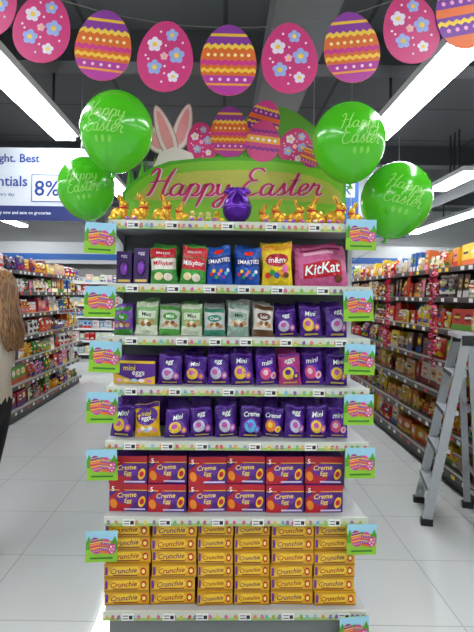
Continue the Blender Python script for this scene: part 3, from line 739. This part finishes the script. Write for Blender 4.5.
b=B(); HM=PM@TM(0,.015,1.625)
def headf(p):
    q=p.copy()
    if p.y>.3 and abs(p.x)<.25 and -.35<p.z<.1: q.y+=.16*(1-abs(p.x)/.25)*(1-abs(p.z+.15)/.27 if abs(p.z+.15)<.27 else 0)
    if p.z<-.3: q.x*=1-.3*(-p.z-.3); q.y*=1-.08*(-p.z-.3)
    return q
b.ell(HM,(0,0,0),(.073,.092,.115),'#d0a287',P,36,28,headf)
for sx in (-1,1):
    b.ell(HM,(sx*.028,.079,.008),(.012,.008,.006),'#f0ece8',P,10,6); b.ell(HM,(sx*.028,.086,.008),(.005,.003,.005),'#3a2a1c',P,8,6); b.ell(HM,(sx*.028,.083,.028),(.016,.005,.003),'#6a4a2c',P,8,4); b.ell(HM,(sx*.073,-.005,-.005),(.008,.018,.028),'#c99a7e',P,10,8)
b.ell(HM,(0,.083,-.055),(.022,.008,.006),'#b0505a',P,10,6)
b.build('head',shop)
hairm=bpy.data.materials.new('long_hair'); hairm.use_nodes=True; nt=hairm.node_tree; bs=nt.nodes['Principled BSDF']
tc=nt.nodes.new('ShaderNodeTexCoord'); mpn=nt.nodes.new('ShaderNodeMapping'); mpn.inputs['Scale'].default_value=(60,60,3)
nz=nt.nodes.new('ShaderNodeTexNoise'); nz.inputs['Scale'].default_value=2; nz.inputs['Detail'].default_value=6; cr=nt.nodes.new('ShaderNodeValToRGB')
cr.color_ramp.elements[0].position=.35; cr.color_ramp.elements[0].color=lin('#4e321e'); cr.color_ramp.elements[1].position=.7; cr.color_ramp.elements[1].color=lin('#b08252')
nt.links.new(tc.outputs['Object'],mpn.inputs['Vector']); nt.links.new(mpn.outputs['Vector'],nz.inputs['Vector']); nt.links.new(nz.outputs['Fac'],cr.inputs['Fac']); nt.links.new(cr.outputs['Color'],bs.inputs['Base Color'])
bp=nt.nodes.new('ShaderNodeBump'); bp.inputs['Strength'].default_value=.6; nt.links.new(nz.outputs['Fac'],bp.inputs['Height']); nt.links.new(bp.outputs['Normal'],bs.inputs['Normal']); bs.inputs['Roughness'].default_value=.4
rings=[(1.752,.0,.012,.012),(1.745,-.0,.045,.05),(1.72,-.008,.074,.082),(1.68,-.02,.089,.098),(1.63,-.036,.094,.098),(1.57,-.05,.096,.09),(1.5,-.07,.10,.078),(1.43,-.09,.115,.07),(1.36,-.11,.12,.066),(1.32,-.115,.11,.058),(1.29,-.115,.085,.048),(1.265,-.11,.05,.034)]
vsx=[];fsx=[];n=48
for j,(z,yc,rx,ry) in enumerate(rings):
    for i in range(n):
        t=2*math.pi*i/n; k=1+.05*math.sin(i*5+j*.7)+.02*math.sin(i*11)
        zz=z-(.02*random.random() if j>9 else 0)
        vsx.append(PM@Vector((rx*k*math.cos(t),yc+ry*k*math.sin(t),zz)))
for j in range(len(rings)-1):
    for i in range(n): fsx.append((j*n+i,(j+1)*n+i,(j+1)*n+(i+1)%n,j*n+(i+1)%n))
fsx.append(tuple(range(n))); fsx.append(tuple((len(rings)-1)*n+i for i in range(n)))
me=bpy.data.meshes.new('hair'); me.from_pydata(vsx,[],fsx); me.materials.append(hairm)
for p in me.polygons: p.use_smooth=True
o=bpy.data.objects.new('hair',me); S.collection.objects.link(o); o.parent=shop
# tote hanging from her left shoulder; panel parallel to her side, facing the camera
b=B(); BM=PM@TM(-.285,.02,.80,-math.pi/2)
pouch(b,BM,.30,.40,.08,'#ece4d4',(10,10),True,C)
for dx in (-.07,.07): b.tube([BM@Vector((dx,0,.39)),PM@Vector((-.235,.0-dx*.5,1.3)),PM@Vector((-.16,-.015-dx*.1,1.462))],.008,'#d8ccb4',C,6)
b.build('tote_bag',shop)

# ================================================================= WORLD / CAMERA
w=bpy.data.worlds.new('w'); S.world=w; w.use_nodes=True; w.node_tree.nodes['Background'].inputs[0].default_value=(.8,.85,.9,1); w.node_tree.nodes['Background'].inputs[1].default_value=.3
cam=bpy.data.cameras.new('camera'); co=bpy.data.objects.new('camera',cam); S.collection.objects.link(co)
cam.sensor_fit='VERTICAL'; cam.sensor_height=36; cam.lens=28.03; cam.shift_x=.024; cam.shift_y=-.033; cam.clip_start=.05
co.matrix_world=Matrix.Translation((0,0,1.6))@Matrix.Rotation(math.radians(90),4,'X')@Matrix.Rotation(math.radians(.8),4,'Z')
S.camera=co
